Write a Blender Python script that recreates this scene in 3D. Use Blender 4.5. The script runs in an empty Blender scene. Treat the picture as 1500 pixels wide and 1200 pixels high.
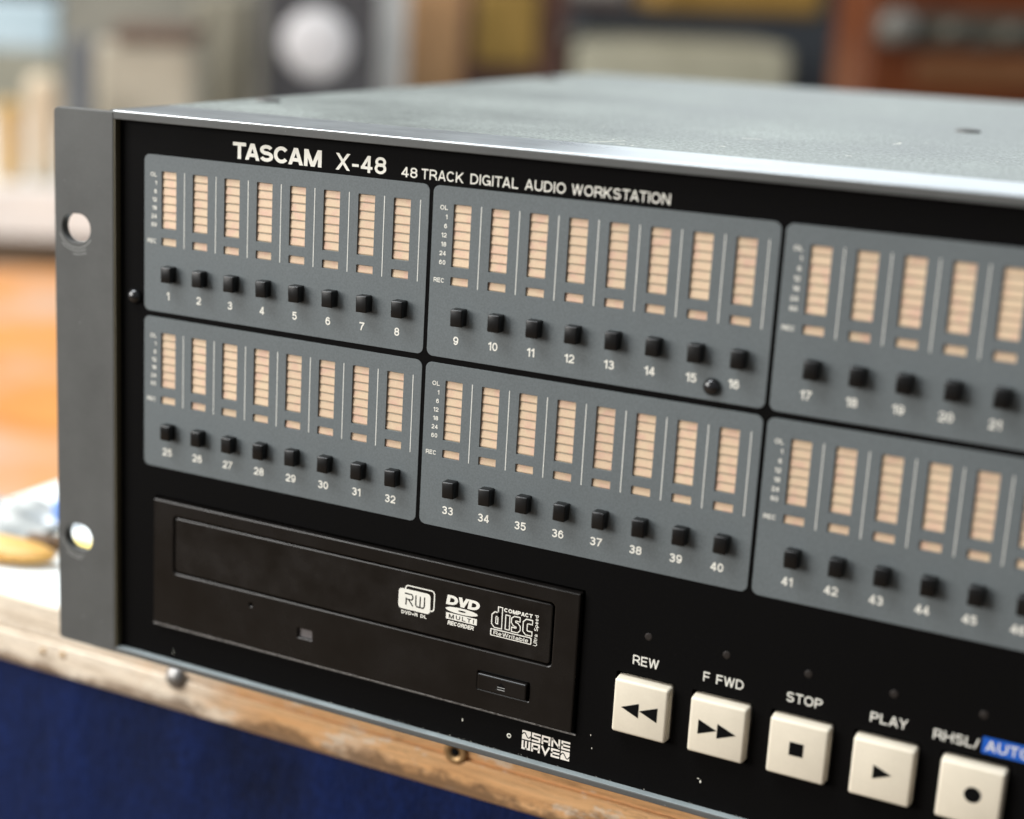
import bpy, bmesh, math, random
from mathutils import Matrix, Vector

random.seed(7)
S = 0.001                      # everything below is written in millimetres
scene = bpy.context.scene
COL = scene.collection

# ------------------------------------------------------------------ camera
R0 = Vector((0.86916, 0.49292, 0.04016))
R1 = Vector((0.15917, -0.20170, -0.96643))
R2 = Vector((-0.46827, 0.84637, -0.25377))
R2.normalize()
R0 = (R0 - R2 * R0.dot(R2)).normalized()
R1 = R2.cross(R0)
CAM = (358.811, -415.451, 221.624)
cd = bpy.data.cameras.new('camera')
cam = bpy.data.objects.new('camera', cd)
COL.objects.link(cam)
cam.matrix_world = Matrix(((R0.x, -R1.x, -R2.x, CAM[0] * S), (R0.y, -R1.y, -R2.y, CAM[1] * S),
                           (R0.z, -R1.z, -R2.z, CAM[2] * S), (0, 0, 0, 1)))
cd.sensor_fit = 'HORIZONTAL'
cd.sensor_width = 36.0
cd.lens = 2507.22 / 1500 * 36
cd.shift_x = 155.87 / 1500
cd.shift_y = 16.2 / 1500
cd.clip_start = 0.02
cd.clip_end = 60
cd.dof.use_dof = True
cd.dof.focus_distance = 0.487
cd.dof.aperture_fstop = 5.5
scene.camera = cam

# ------------------------------------------------------------------ world, lamps, exposure
w = bpy.data.worlds.new('World')
scene.world = w
w.use_nodes = True
bg = w.node_tree.nodes['Background']
bg.inputs[0].default_value = (0.93, 0.96, 1.0, 1)
bg.inputs[1].default_value = 0.22

scene.view_settings.view_transform = 'Standard'
scene.view_settings.look = 'None'
scene.view_settings.exposure = 0
scene.view_settings.gamma = 1
scene.view_settings.use_curve_mapping = False


def lamp(name, loc, target, sx, sy, power, color):
    ld = bpy.data.lights.new(name, 'AREA')
    ld.shape = 'RECTANGLE'
    ld.size = sx * S
    ld.size_y = sy * S
    ld.energy = power
    ld.color = color
    o = bpy.data.objects.new(name, ld)
    COL.objects.link(o)
    d = Vector(target) - Vector(loc)
    o.matrix_world = Matrix.Translation(Vector(loc) * S) @ d.to_track_quat('-Z', 'Y').to_matrix().to_4x4()
    return o


lamp('key_window_lamp', (-2200, -2150, 1000), (170, 0, 80), 2000, 1500, 138, (1.0, 0.985, 0.955))
lamp('overhead_lamp', (-520, -330, 1500), (170, 0, 90), 1000, 1000, 46, (0.92, 0.97, 1.0))
lamp('back_window_lamp', (700, 2350, 1080), (250, 150, 150), 3600, 1300, 31, (0.86, 0.94, 1.0))
lamp('background_fill_lamp', (-3100, 1300, 2300), (-1500, 1900, -300), 2400, 2400, 150, (1.0, 0.96, 0.90))  # added unseen source, brightens the low table and the gear behind

# ------------------------------------------------------------------ materials


class NT:
    def __init__(self, name):
        self.m = bpy.data.materials.new(name)
        self.m.use_nodes = True
        self.t = self.m.node_tree
        self.b = self.t.nodes['Principled BSDF']
        g = self.t.nodes.new('ShaderNodeNewGeometry')
        sc = self.t.nodes.new('ShaderNodeVectorMath')
        sc.operation = 'SCALE'
        sc.inputs['Scale'].default_value = 1000.0
        self.t.links.new(g.outputs['Position'], sc.inputs[0])
        self.pos = sc.outputs[0]       # surface point in millimetres

    def new(self, k):
        return self.t.nodes.new(k)

    def link(self, a, b):
        self.t.links.new(a, b)

    def stretch(self, v, sx=1, sy=1, sz=1):
        n = self.new('ShaderNodeVectorMath')
        n.operation = 'MULTIPLY'
        self.link(v, n.inputs[0])
        n.inputs[1].default_value = (sx, sy, sz)
        return n.outputs[0]

    def noise(self, scale, detail=3, rough=0.5, vec=None, dist=0.0):
        n = self.new('ShaderNodeTexNoise')
        n.inputs['Scale'].default_value = scale
        n.inputs['Detail'].default_value = detail
        n.inputs['Roughness'].default_value = rough
        n.inputs['Distortion'].default_value = dist
        self.link(vec or self.pos, n.inputs['Vector'])
        return n.outputs['Fac']

    def voronoi(self, scale, vec=None):
        n = self.new('ShaderNodeTexVoronoi')
        n.inputs['Scale'].default_value = scale
        self.link(vec or self.pos, n.inputs['Vector'])
        return n.outputs['Distance']

    def ramp(self, fac, stops):
        n = self.new('ShaderNodeValToRGB')
        e = n.color_ramp.elements
        while len(e) < len(stops):
            e.new(0.5)
        for i, (p, c) in enumerate(stops):
            e[i].position = p
            if not isinstance(c, (tuple, list)):
                c = (c, c, c)
            e[i].color = (*c[:3], 1)
        self.link(fac, n.inputs[0])
        return n.outputs[0]

    def math(self, op, a, b=None):
        n = self.new('ShaderNodeMath')
        n.operation = op
        for i, x in enumerate((a, b)):
            if x is None:
                continue
            if isinstance(x, (int, float)):
                n.inputs[i].default_value = x
            else:
                self.link(x, n.inputs[i])
        return n.outputs[0]

    def mix(self, fac, a, b, mode='MIX'):
        n = self.new('ShaderNodeMix')
        n.data_type = 'RGBA'
        n.blend_type = mode
        if isinstance(fac, (int, float)):
            n.inputs[0].default_value = fac
        else:
            self.link(fac, n.inputs[0])
        for i, x in ((6, a), (7, b)):
            if isinstance(x, (tuple, list)):
                n.inputs[i].default_value = (*x[:3], 1)
            else:
                self.link(x, n.inputs[i])
        return n.outputs[2]

    def sep(self, v=None):
        n = self.new('ShaderNodeSeparateXYZ')
        self.link(v or self.pos, n.inputs[0])
        return n.outputs

    def bump(self, h, strength=0.2, dist=0.05):
        n = self.new('ShaderNodeBump')
        n.inputs['Strength'].default_value = strength
        n.inputs['Distance'].default_value = dist * S
        self.link(h, n.inputs['Height'])
        self.link(n.outputs[0], self.b.inputs['Normal'])

    def set(self, color=None, rough=None, metal=None, spec=None, coat=None):
        def put(key, x):
            i = self.b.inputs[key]
            if isinstance(x, (int, float)):
                i.default_value = x
            elif isinstance(x, (tuple, list)):
                i.default_value = (*x[:3], 1)
            else:
                self.link(x, i)
        if color is not None:
            put('Base Color', color)
        if rough is not None:
            put('Roughness', rough)
        if metal is not None:
            put('Metallic', metal)
        if spec is not None:
            put('Specular IOR Level', spec)
        if coat is not None:
            put('Coat Weight', coat)
        return self.m


def grainy(name, c, amp=0.12, scale=2.5, rough=0.55, spec=0.4, bump=0.15, metal=0.0, blotch=0.1, bscale=0.04):
    n = NT(name)
    g = n.noise(scale, 3, 0.6)
    b = n.noise(bscale, 4, 0.55)
    col = n.mix(1.0, c, n.ramp(g, [(0.25, 1 - amp), (0.75, 1 + amp)]), 'MULTIPLY')
    col = n.mix(1.0, col, n.ramp(b, [(0.3, 1 - blotch), (0.7, 1 + blotch)]), 'MULTIPLY')
    n.set(col, n.ramp(b, [(0.3, rough - 0.07), (0.7, rough + 0.07)]), metal, spec)
    if bump:
        n.bump(g, bump, 0.05)
    return n.m


def black_mat():
    n = NT('black_painted_panel')
    g = n.noise(1.9, 3, 0.65)
    big = n.noise(0.02, 4, 0.6)
    col = n.ramp(g, [(0.30, (0.0032, 0.0030, 0.0030)), (0.62, (0.0046, 0.0043, 0.0042)), (0.80, (0.0095, 0.0094, 0.0095))])
    d = n.voronoi(0.30)
    sp = n.ramp(d, [(0.0, 1.0), (0.035, 0.0)])
    k = n.ramp(n.noise(0.09, 2), [(0.50, 0.0), (0.68, 1.0)])
    col = n.mix(n.math('MULTIPLY', n.math('MULTIPLY', sp, k), 0.35), col, (0.14, 0.13, 0.12))
    n.set(col, n.ramp(big, [(0.3, 0.50), (0.7, 0.62)]), 0, 0.025)
    n.bump(g, 0.25, 0.05)
    return n.m


def frame_mat():
    n = NT('grey_satin_aluminium_paint')
    g = n.noise(2.2, 3, 0.6)
    big = n.noise(0.05, 5, 0.6)
    col = n.mix(1.0, (0.088, 0.088, 0.084), n.ramp(g, [(0.25, 0.92), (0.75, 1.08)]), 'MULTIPLY')
    col = n.mix(1.0, col, n.ramp(big, [(0.3, 0.90), (0.7, 1.10)]), 'MULTIPLY')
    # paint rubbed off in small nicks
    nick = n.ramp(n.noise(0.55, 3, 0.7), [(0.72, 0.0), (0.76, 1.0)])
    col = n.mix(n.math('MULTIPLY', nick, 0.5), col, (0.45, 0.45, 0.44))
    n.set(col, n.ramp(big, [(0.3, 0.42), (0.7, 0.54)]), 0.0, 0.18)
    n.bump(g, 0.08, 0.04)
    return n.m


def lid_mat():
    n = NT('worn_grey_sheet_metal')
    g = n.noise(0.95, 4, 0.72)
    big = n.noise(0.018, 5, 0.6)
    st = n.noise(1.0, 3, 0.6, n.stretch(n.pos, 0.02, 0.5, 1))
    col = n.mix(1.0, (0.165, 0.182, 0.172), n.ramp(g, [(0.32, 0.35), (0.68, 1.65)]), 'MULTIPLY')
    col = n.mix(1.0, col, n.ramp(big, [(0.3, 0.70), (0.7, 1.25)]), 'MULTIPLY')
    spk = n.ramp(n.voronoi(0.42), [(0.0, 1.0), (0.10, 0.0)])
    spk = n.math('MULTIPLY', spk, n.ramp(n.noise(0.12, 2), [(0.5, 0.0), (0.62, 1.0)]))
    col = n.mix(n.math('MULTIPLY', spk, 0.7), col, (0.75, 0.78, 0.77))
    scr = n.ramp(st, [(0.70, 0.0), (0.74, 1.0)])
    col = n.mix(n.math('MULTIPLY', scr, 0.25), col, (0.6, 0.62, 0.62))
    n.set(col, n.ramp(big, [(0.3, 0.44), (0.7, 0.58)]), 0.0, 0.26)
    n.bump(g, 0.7, 0.15)
    return n.m


def rail_mat():
    n = NT('brushed_bare_aluminium')
    st = n.noise(1.0, 4, 0.65, n.stretch(n.pos, 0.03, 1.2, 1.2))
    big = n.noise(0.03, 4, 0.6)
    col = n.ramp(st, [(0.25, (0.30, 0.32, 0.33)), (0.75, (0.52, 0.55, 0.56))])
    n.set(col, n.ramp(big, [(0.3, 0.25), (0.7, 0.38)]), 0.85, 0.5)
    n.bump(st, 0.15, 0.03)
    return n.m


def bar_mat():
    n = NT('peach_led_plastic')
    oi = n.new('ShaderNodeObjectInfo')
    v = n.noise(0.30, 2, 0.5)
    f = n.noise(2.0, 3, 0.6)
    col = n.ramp(v, [(0.30, (0.60, 0.455, 0.305)), (0.5, (0.60, 0.435, 0.295)), (0.70, (0.59, 0.385, 0.28))])
    col = n.mix(1.0, col, n.ramp(f, [(0.3, 0.93), (0.7, 1.05)]), 'MULTIPLY')
    col = n.mix(1.0, col, n.ramp(oi.outputs['Random'], [(0.0, 0.94), (1.0, 1.04)]), 'MULTIPLY')
    n.set(col, 0.5, 0, 0.3)
    return n.m


def wood_fascia_mat():
    n = NT('worn_plank_with_bounce')
    gv = n.stretch(n.pos, 0.010, 0.3, 0.16)
    gr = n.noise(1.0, 6, 0.65, gv, 0.6)
    fine = n.noise(1.0, 4, 0.7, n.stretch(n.pos, 0.05, 1, 1.1))
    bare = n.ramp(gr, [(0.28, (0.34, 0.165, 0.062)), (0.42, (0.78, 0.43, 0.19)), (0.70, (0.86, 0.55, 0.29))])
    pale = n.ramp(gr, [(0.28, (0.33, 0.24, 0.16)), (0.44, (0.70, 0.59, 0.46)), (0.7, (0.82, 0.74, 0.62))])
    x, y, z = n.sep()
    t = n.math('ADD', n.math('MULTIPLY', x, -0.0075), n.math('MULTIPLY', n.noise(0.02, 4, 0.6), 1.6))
    bounce_msk = n.ramp(t, [(0.12, 0.0), (0.62, 1.0)])  # paints pale light at left, warm bounce under the overhang at right
    col = n.mix(bounce_msk, bare, pale)
    stain = n.ramp(n.noise(0.035, 5, 0.65, n.stretch(n.pos, 1, 1, 1.6)), [(0.60, 0.0), (0.74, 1.0)])
    col = n.mix(n.math('MULTIPLY', stain, 0.55), col, (0.20, 0.12, 0.06))
    col = n.mix(n.math('MULTIPLY', n.ramp(fine, [(0.55, 0.0), (0.75, 1.0)]), 0.25), col, (0.30, 0.20, 0.12))
    flake = n.ramp(n.noise(0.075, 6, 0.72, n.stretch(n.pos, 0.55, 1, 1.2)), [(0.56, 0.0), (0.60, 1.0)])
    col = n.mix(n.math('MULTIPLY', flake, 0.6), col, (0.80, 0.71, 0.58))
    crack = n.ramp(n.noise(1.0, 5, 0.75, n.stretch(n.pos, 0.014, 1, 0.42), 1.2), [(0.47, 0.0), (0.495, 1.0), (0.505, 1.0), (0.53, 0.0)])
    col = n.mix(n.math('MULTIPLY', crack, 0.55), col, (0.17, 0.095, 0.045))
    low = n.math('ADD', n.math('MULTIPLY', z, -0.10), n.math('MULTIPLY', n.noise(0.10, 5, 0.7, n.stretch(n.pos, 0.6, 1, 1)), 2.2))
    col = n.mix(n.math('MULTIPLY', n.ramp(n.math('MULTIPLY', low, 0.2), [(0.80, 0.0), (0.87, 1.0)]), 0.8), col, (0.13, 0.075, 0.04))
    n.set(col, 0.62, 0, 0.3)
    n.bump(fine, 0.3, 0.15)
    return n.m


def navy_mat():
    n = NT('navy_blue_cloth')
    b = n.noise(0.022, 6, 0.68, n.stretch(n.pos, 1, 1, 0.45))
    f = n.noise(0.35, 4, 0.7)
    col = n.ramp(b, [(0.30, (0.0020, 0.0062, 0.029)), (0.7, (0.0030, 0.0130, 0.078))])
    col = n.mix(1.0, col, n.ramp(f, [(0.3, 0.70), (0.7, 1.30)]), 'MULTIPLY')
    n.set(col, 0.75, 0, 0.15)
    n.bump(b, 0.5, 6)
    return n.m


def floor_mat():
    n = NT('orange_wood_floor')
    gr = n.noise(1.0, 5, 0.6, n.stretch(n.pos, 0.002, 0.012, 1))
    bl = n.noise(0.0030, 4, 0.6)
    col = n.ramp(gr, [(0.3, (0.46, 0.17, 0.034)), (0.7, (0.72, 0.32, 0.080))])
    col = n.mix(n.math('MULTIPLY', n.ramp(bl, [(0.44, 0.0), (0.58, 1.0)]), 0.7), col, (0.50, 0.36, 0.28))
    n.set(col, 0.38, 0, 0.4)
    return n.m


def spotted(name, c, c2, scale=0.03, rough=0.55, spec=0.4, metal=0):
    n = NT(name)
    v = n.noise(scale, 4, 0.6)
    f = n.noise(scale * 14, 3, 0.6)
    col = n.ramp(v, [(0.32, c), (0.68, c2)])
    col = n.mix(1.0, col, n.ramp(f, [(0.3, 0.93), (0.7, 1.07)]), 'MULTIPLY')
    n.set(col, rough, metal, spec)
    return n.m


M = {}
M['black'] = black_mat()
M['frame'] = frame_mat()
M['lid'] = lid_mat()
M['bar'] = bar_mat()
M['rail'] = rail_mat()
M['edge'] = grainy('pale_lip_light', (0.25, 0.285, 0.29), 0.10, 1.5, 0.42, 0.5, 0.1, 0.0, 0.15, 0.08)  # pale colour stands in for light on top of the bottom lip
M['grey'] = grainy('slate_grey_print', (0.112, 0.126, 0.130), 0.17, 1.9, 0.58, 0.35, 0.15, 0, 0.05, 0.03)
M['pocket'] = grainy('olive_meter_backing', (0.36, 0.32, 0.25), 0.10, 2.0, 0.6, 0.3, 0)
M['white_ink'] = grainy('cream_screen_print', (0.74, 0.715, 0.64), 0.05, 4.0, 0.6, 0.3, 0, 0, 0.04, 0.2)
M['line_ink'] = grainy('grey_line_print', (0.66, 0.65, 0.60), 0.05, 4.0, 0.6, 0.3, 0, 0, 0.04, 0.2)
M['black_ink'] = grainy('black_symbol_print', (0.004, 0.004, 0.004), 0.1, 3.0, 0.6, 0.05, 0)
M['blue_ink'] = grainy('blue_tag_print', (0.006, 0.085, 0.42), 0.1, 3.0, 0.55, 0.3, 0)
M['knob'] = grainy('black_button_plastic', (0.0030, 0.0029, 0.0030), 0.1, 3.0, 0.30, 0.40, 0.04)
M['cream'] = grainy('ivory_button_plastic', (0.665, 0.595, 0.475), 0.025, 2.0, 0.42, 0.45, 0.05, 0, 0.035, 0.12)
M['drive'] = grainy('black_drive_plastic', (0.0068, 0.0058, 0.0052), 0.14, 3.5, 0.25, 0.28, 0.10, 0, 0.25, 0.05)
M['tray'] = grainy('dusty_black_tray_plastic', (0.0085, 0.0074, 0.0067), 0.16, 3.0, 0.25, 0.28, 0.10, 0, 0.40, 0.09)
M['rim'] = grainy('scuffed_dark_metal_rim', (0.16, 0.155, 0.15), 0.6, 1.2, 0.30, 0.6, 0.2, 0.3, 0.2, 0.3)
M['hole'] = grainy('dark_void', (0.004, 0.004, 0.004), 0.0, 1.0, 0.8, 0.1, 0)
M['lens'] = grainy('smoky_led_lens', (0.022, 0.018, 0.016), 0.05, 2.0, 0.5, 0.15, 0)
M['ledlens'] = grainy('grey_led_lens', (0.13, 0.12, 0.12), 0.05, 2.0, 0.3, 0.5, 0)
M['screw'] = grainy('black_oxide_screw', (0.010, 0.010, 0.011), 0.1, 2.0, 0.20, 0.7, 0)
M['steel'] = grainy('dull_steel', (0.30, 0.29, 0.28), 0.25, 1.0, 0.46, 0.5, 0, 0.9)
M['brass'] = grainy('tarnished_brass', (0.42, 0.27, 0.13), 0.2, 1.5, 0.42, 0.5, 0.1, 0.8)
M['chip'] = grainy('bare_metal_nick', (0.62, 0.60, 0.52), 0.1, 4.0, 0.5, 0.5, 0)
M['scuff'] = grainy('grey_scuff', (0.26, 0.26, 0.25), 0.3, 4.0, 0.6, 0.3, 0)
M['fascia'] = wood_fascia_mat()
M['navy'] = navy_mat()
M['floor'] = floor_mat()
M['whitetop'] = spotted('white_laminate', (0.78, 0.82, 0.82), (0.86, 0.88, 0.87), 0.02, 0.45)

# ------------------------------------------------------------------ mesh helpers
WORLD = {}


def link(name, mesh, mat, parent=None, origin=(0, 0, 0), **props):
    o = bpy.data.objects.new(name, mesh)
    COL.objects.link(o)
    if mat is not None and not mesh.materials:
        mesh.materials.append(mat)
    place(o, origin, parent)
    for k, v in props.items():
        o[k] = v
    return o


def place(o, origin, parent=None):
    WORLD[o] = Vector(origin)
    if parent is not None:
        o.parent = parent
        o.location = (Vector(origin) - WORLD[parent]) * S
    else:
        o.location = Vector(origin) * S


def empty(name, origin, parent=None, **props):
    o = bpy.data.objects.new(name, None)
    o.empty_display_size = 0.02
    COL.objects.link(o)
    place(o, origin, parent)
    for k, v in props.items():
        o[k] = v
    return o


class MB:
    """collects shapes in millimetres; build() links ONE mesh object"""

    def __init__(self):
        self.v = []
        self.f = []
        self.smooth = []

    def add(self, verts, faces, smooth=False):
        k = len(self.v)
        self.v += [tuple(p) for p in verts]
        self.f += [tuple(i + k for i in f) for f in faces]
        self.smooth += [smooth] * len(faces)
        return self

    def add_bm(self, bm, smooth=False):
        bm.verts.index_update()
        self.add([v.co[:] for v in bm.verts], [[v.index for v in f.verts] for f in bm.faces], smooth)
        bm.free()
        return self

    def box(self, x0, x1, y0, y1, z0, z1, bev=0.0, seg=2, smooth=False):
        bm = bmesh.new()
        bmesh.ops.create_cube(bm, size=1)
        for v in bm.verts:
            v.co = ((x0 + x1) / 2 + v.co.x * (x1 - x0), (y0 + y1) / 2 + v.co.y * (y1 - y0), (z0 + z1) / 2 + v.co.z * (z1 - z0))
        if bev:
            bmesh.ops.bevel(bm, geom=list(bm.edges), offset=bev, segments=seg, profile=0.5, affect='EDGES')
        bmesh.ops.recalc_face_normals(bm, faces=bm.faces)
        return self.add_bm(bm, smooth)

    def flat(self, pts, y):
        """polygon in the XZ plane facing the viewer (-Y)"""
        return self.add([(x, y, z) for x, z in pts], [list(range(len(pts)))])

    def ribbon(self, pts, wd, y, cap=0.0):
        """polyline stroke of width wd in the XZ plane"""
        P = [Vector(p) for p in pts]
        L, R = [], []
        for i, p in enumerate(P):
            closed = len(P) > 3 and (P[0] - P[-1]).length < 1e-4
            if closed and i in (0, len(P) - 1):
                d1 = (P[-1] - P[-2]).normalized()
                d2 = (P[1] - P[0]).normalized()
                nrm = Vector((-d1.y - d2.y, d1.x + d2.x))
                nrm = nrm / max(0.35, nrm.length_squared / 2)
            elif i == 0:
                d = (P[1] - P[0]).normalized()
                p = p - d * cap
                nrm = Vector((-d.y, d.x))
            elif i == len(P) - 1:
                d = (P[-1] - P[-2]).normalized()
                p = p + d * cap
                nrm = Vector((-d.y, d.x))
            else:
                d1 = (P[i] - P[i - 1]).normalized()
                d2 = (P[i + 1] - P[i]).normalized()
                n1 = Vector((-d1.y, d1.x))
                n2 = Vector((-d2.y, d2.x))
                nrm = (n1 + n2)
                nrm = nrm / max(0.35, nrm.length_squared / 2)
            L.append(p + nrm * wd / 2)
            R.append(p - nrm * wd / 2)
        vs = [(q.x, y, q.y) for q in L] + [(q.x, y, q.y) for q in R]
        n = len(P)
        return self.add(vs, [(i, i + n, i + n + 1, i + 1) for i in range(n - 1)])

    def revolve_y(self, cx, cz, prof, seg=28, smooth=True):
        """prof: list of (radius, y)"""
        vs, fs = [], []
        for r, y in prof:
            for k in range(seg):
                a = 2 * math.pi * k / seg
                vs.append((cx + r * math.cos(a), y, cz + r * math.sin(a)))
        for i in range(len(prof) - 1):
            for k in range(seg):
                a, b = i * seg + k, i * seg + (k + 1) % seg
                fs.append((a, b, b + seg, a + seg))
        fs.append(tuple(range(seg - 1, -1, -1)))
        fs.append(tuple((len(prof) - 1) * seg + k for k in range(seg)))
        return self.add(vs, fs, smooth)

    def revolve_z(self, cx, cy, prof, seg=28, smooth=True):
        vs, fs = [], []
        for r, z in prof:
            for k in range(seg):
                a = 2 * math.pi * k / seg
                vs.append((cx + r * math.cos(a), cy + r * math.sin(a), z))
        for i in range(len(prof) - 1):
            for k in range(seg):
                a, b = i * seg + k, i * seg + (k + 1) % seg
                fs.append((a, b, b + seg, a + seg))
        fs.append(tuple(range(seg - 1, -1, -1)))
        fs.append(tuple((len(prof) - 1) * seg + k for k in range(seg)))
        return self.add(vs, fs, smooth)

    def mesh(self, name, origin=(0, 0, 0), recalc=False):
        me = bpy.data.meshes.new(name)
        ox, oy, oz = origin
        me.from_pydata([((x - ox) * S, (y - oy) * S, (z - oz) * S) for x, y, z in self.v], [], self.f)
        me.polygons.foreach_set('use_smooth', self.smooth)
        if recalc:
            bm = bmesh.new()
            bm.from_mesh(me)
            bmesh.ops.recalc_face_normals(bm, faces=bm.faces)
            bm.to_mesh(me)
            bm.free()
        me.update()
        return me

    def build(self, name, mat, parent=None, origin=(0, 0, 0), recalc=False, **props):
        return link(name, self.mesh(name, origin, recalc), mat, parent, origin, **props)


def rrect(x0, x1, z0, z1, r, seg=6):
    if r <= 0:
        return [(x0, z0), (x1, z0), (x1, z1), (x0, z1)]
    pts = []
    for cx, cz, a0 in ((x1 - r, z0 + r, -90), (x1 - r, z1 - r, 0), (x0 + r, z1 - r, 90), (x0 + r, z0 + r, 180)):
        for k in range(seg + 1):
            a = math.radians(a0 + 90 * k / seg)
            pts.append((cx + r * math.cos(a), cz + r * math.sin(a)))
    return pts


def ellipse(cx, cz, rx, rz, seg=32):
    return [(cx + rx * math.cos(2 * math.pi * k / seg), cz + rz * math.sin(2 * math.pi * k / seg)) for k in range(seg)]


DG = None


def curve_plate(loops, y0, y1, bev=0.0):
    """plate in the XZ plane from front y0 to back y1; loops[0] outline, the rest are openings. Returns (verts, faces)"""
    cu = bpy.data.curves.new('plate', 'CURVE')
    cu.dimensions = '2D'
    cu.fill_mode = 'BOTH'
    cu.extrude = (y1 - y0) / 2 - bev
    if bev:
        cu.bevel_depth = bev
        cu.bevel_resolution = 1
        cu.offset = -bev
    for lp in loops:
        sp = cu.splines.new('POLY')
        sp.points.add(len(lp) - 1)
        for p, (x, z) in zip(sp.points, lp):
            p.co = (x, z, 0, 1)
        sp.use_cyclic_u = True
    ob = bpy.data.objects.new('plate', cu)
    COL.objects.link(ob)
    dg = bpy.context.evaluated_depsgraph_get()
    me = bpy.data.meshes.new_from_object(ob.evaluated_get(dg))
    ym = (y0 + y1) / 2
    vs = [(v.co.x, ym - v.co.z, v.co.y) for v in me.vertices]
    fs = [tuple(p.vertices) for p in me.polygons]
    bpy.data.objects.remove(ob)
    bpy.data.curves.remove(cu)
    bpy.data.meshes.remove(me)
    return vs, fs


# ---- a grotesque stroke alphabet: every glyph is centre lines inside a box of cap height 1
def arc(cx, cy, rx, ry, a0, a1, n=14):
    return [(cx + rx * math.cos(math.radians(a0 + (a1 - a0) * i / n)), cy + ry * math.sin(math.radians(a0 + (a1 - a0) * i / n))) for i in range(n + 1)]


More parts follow.
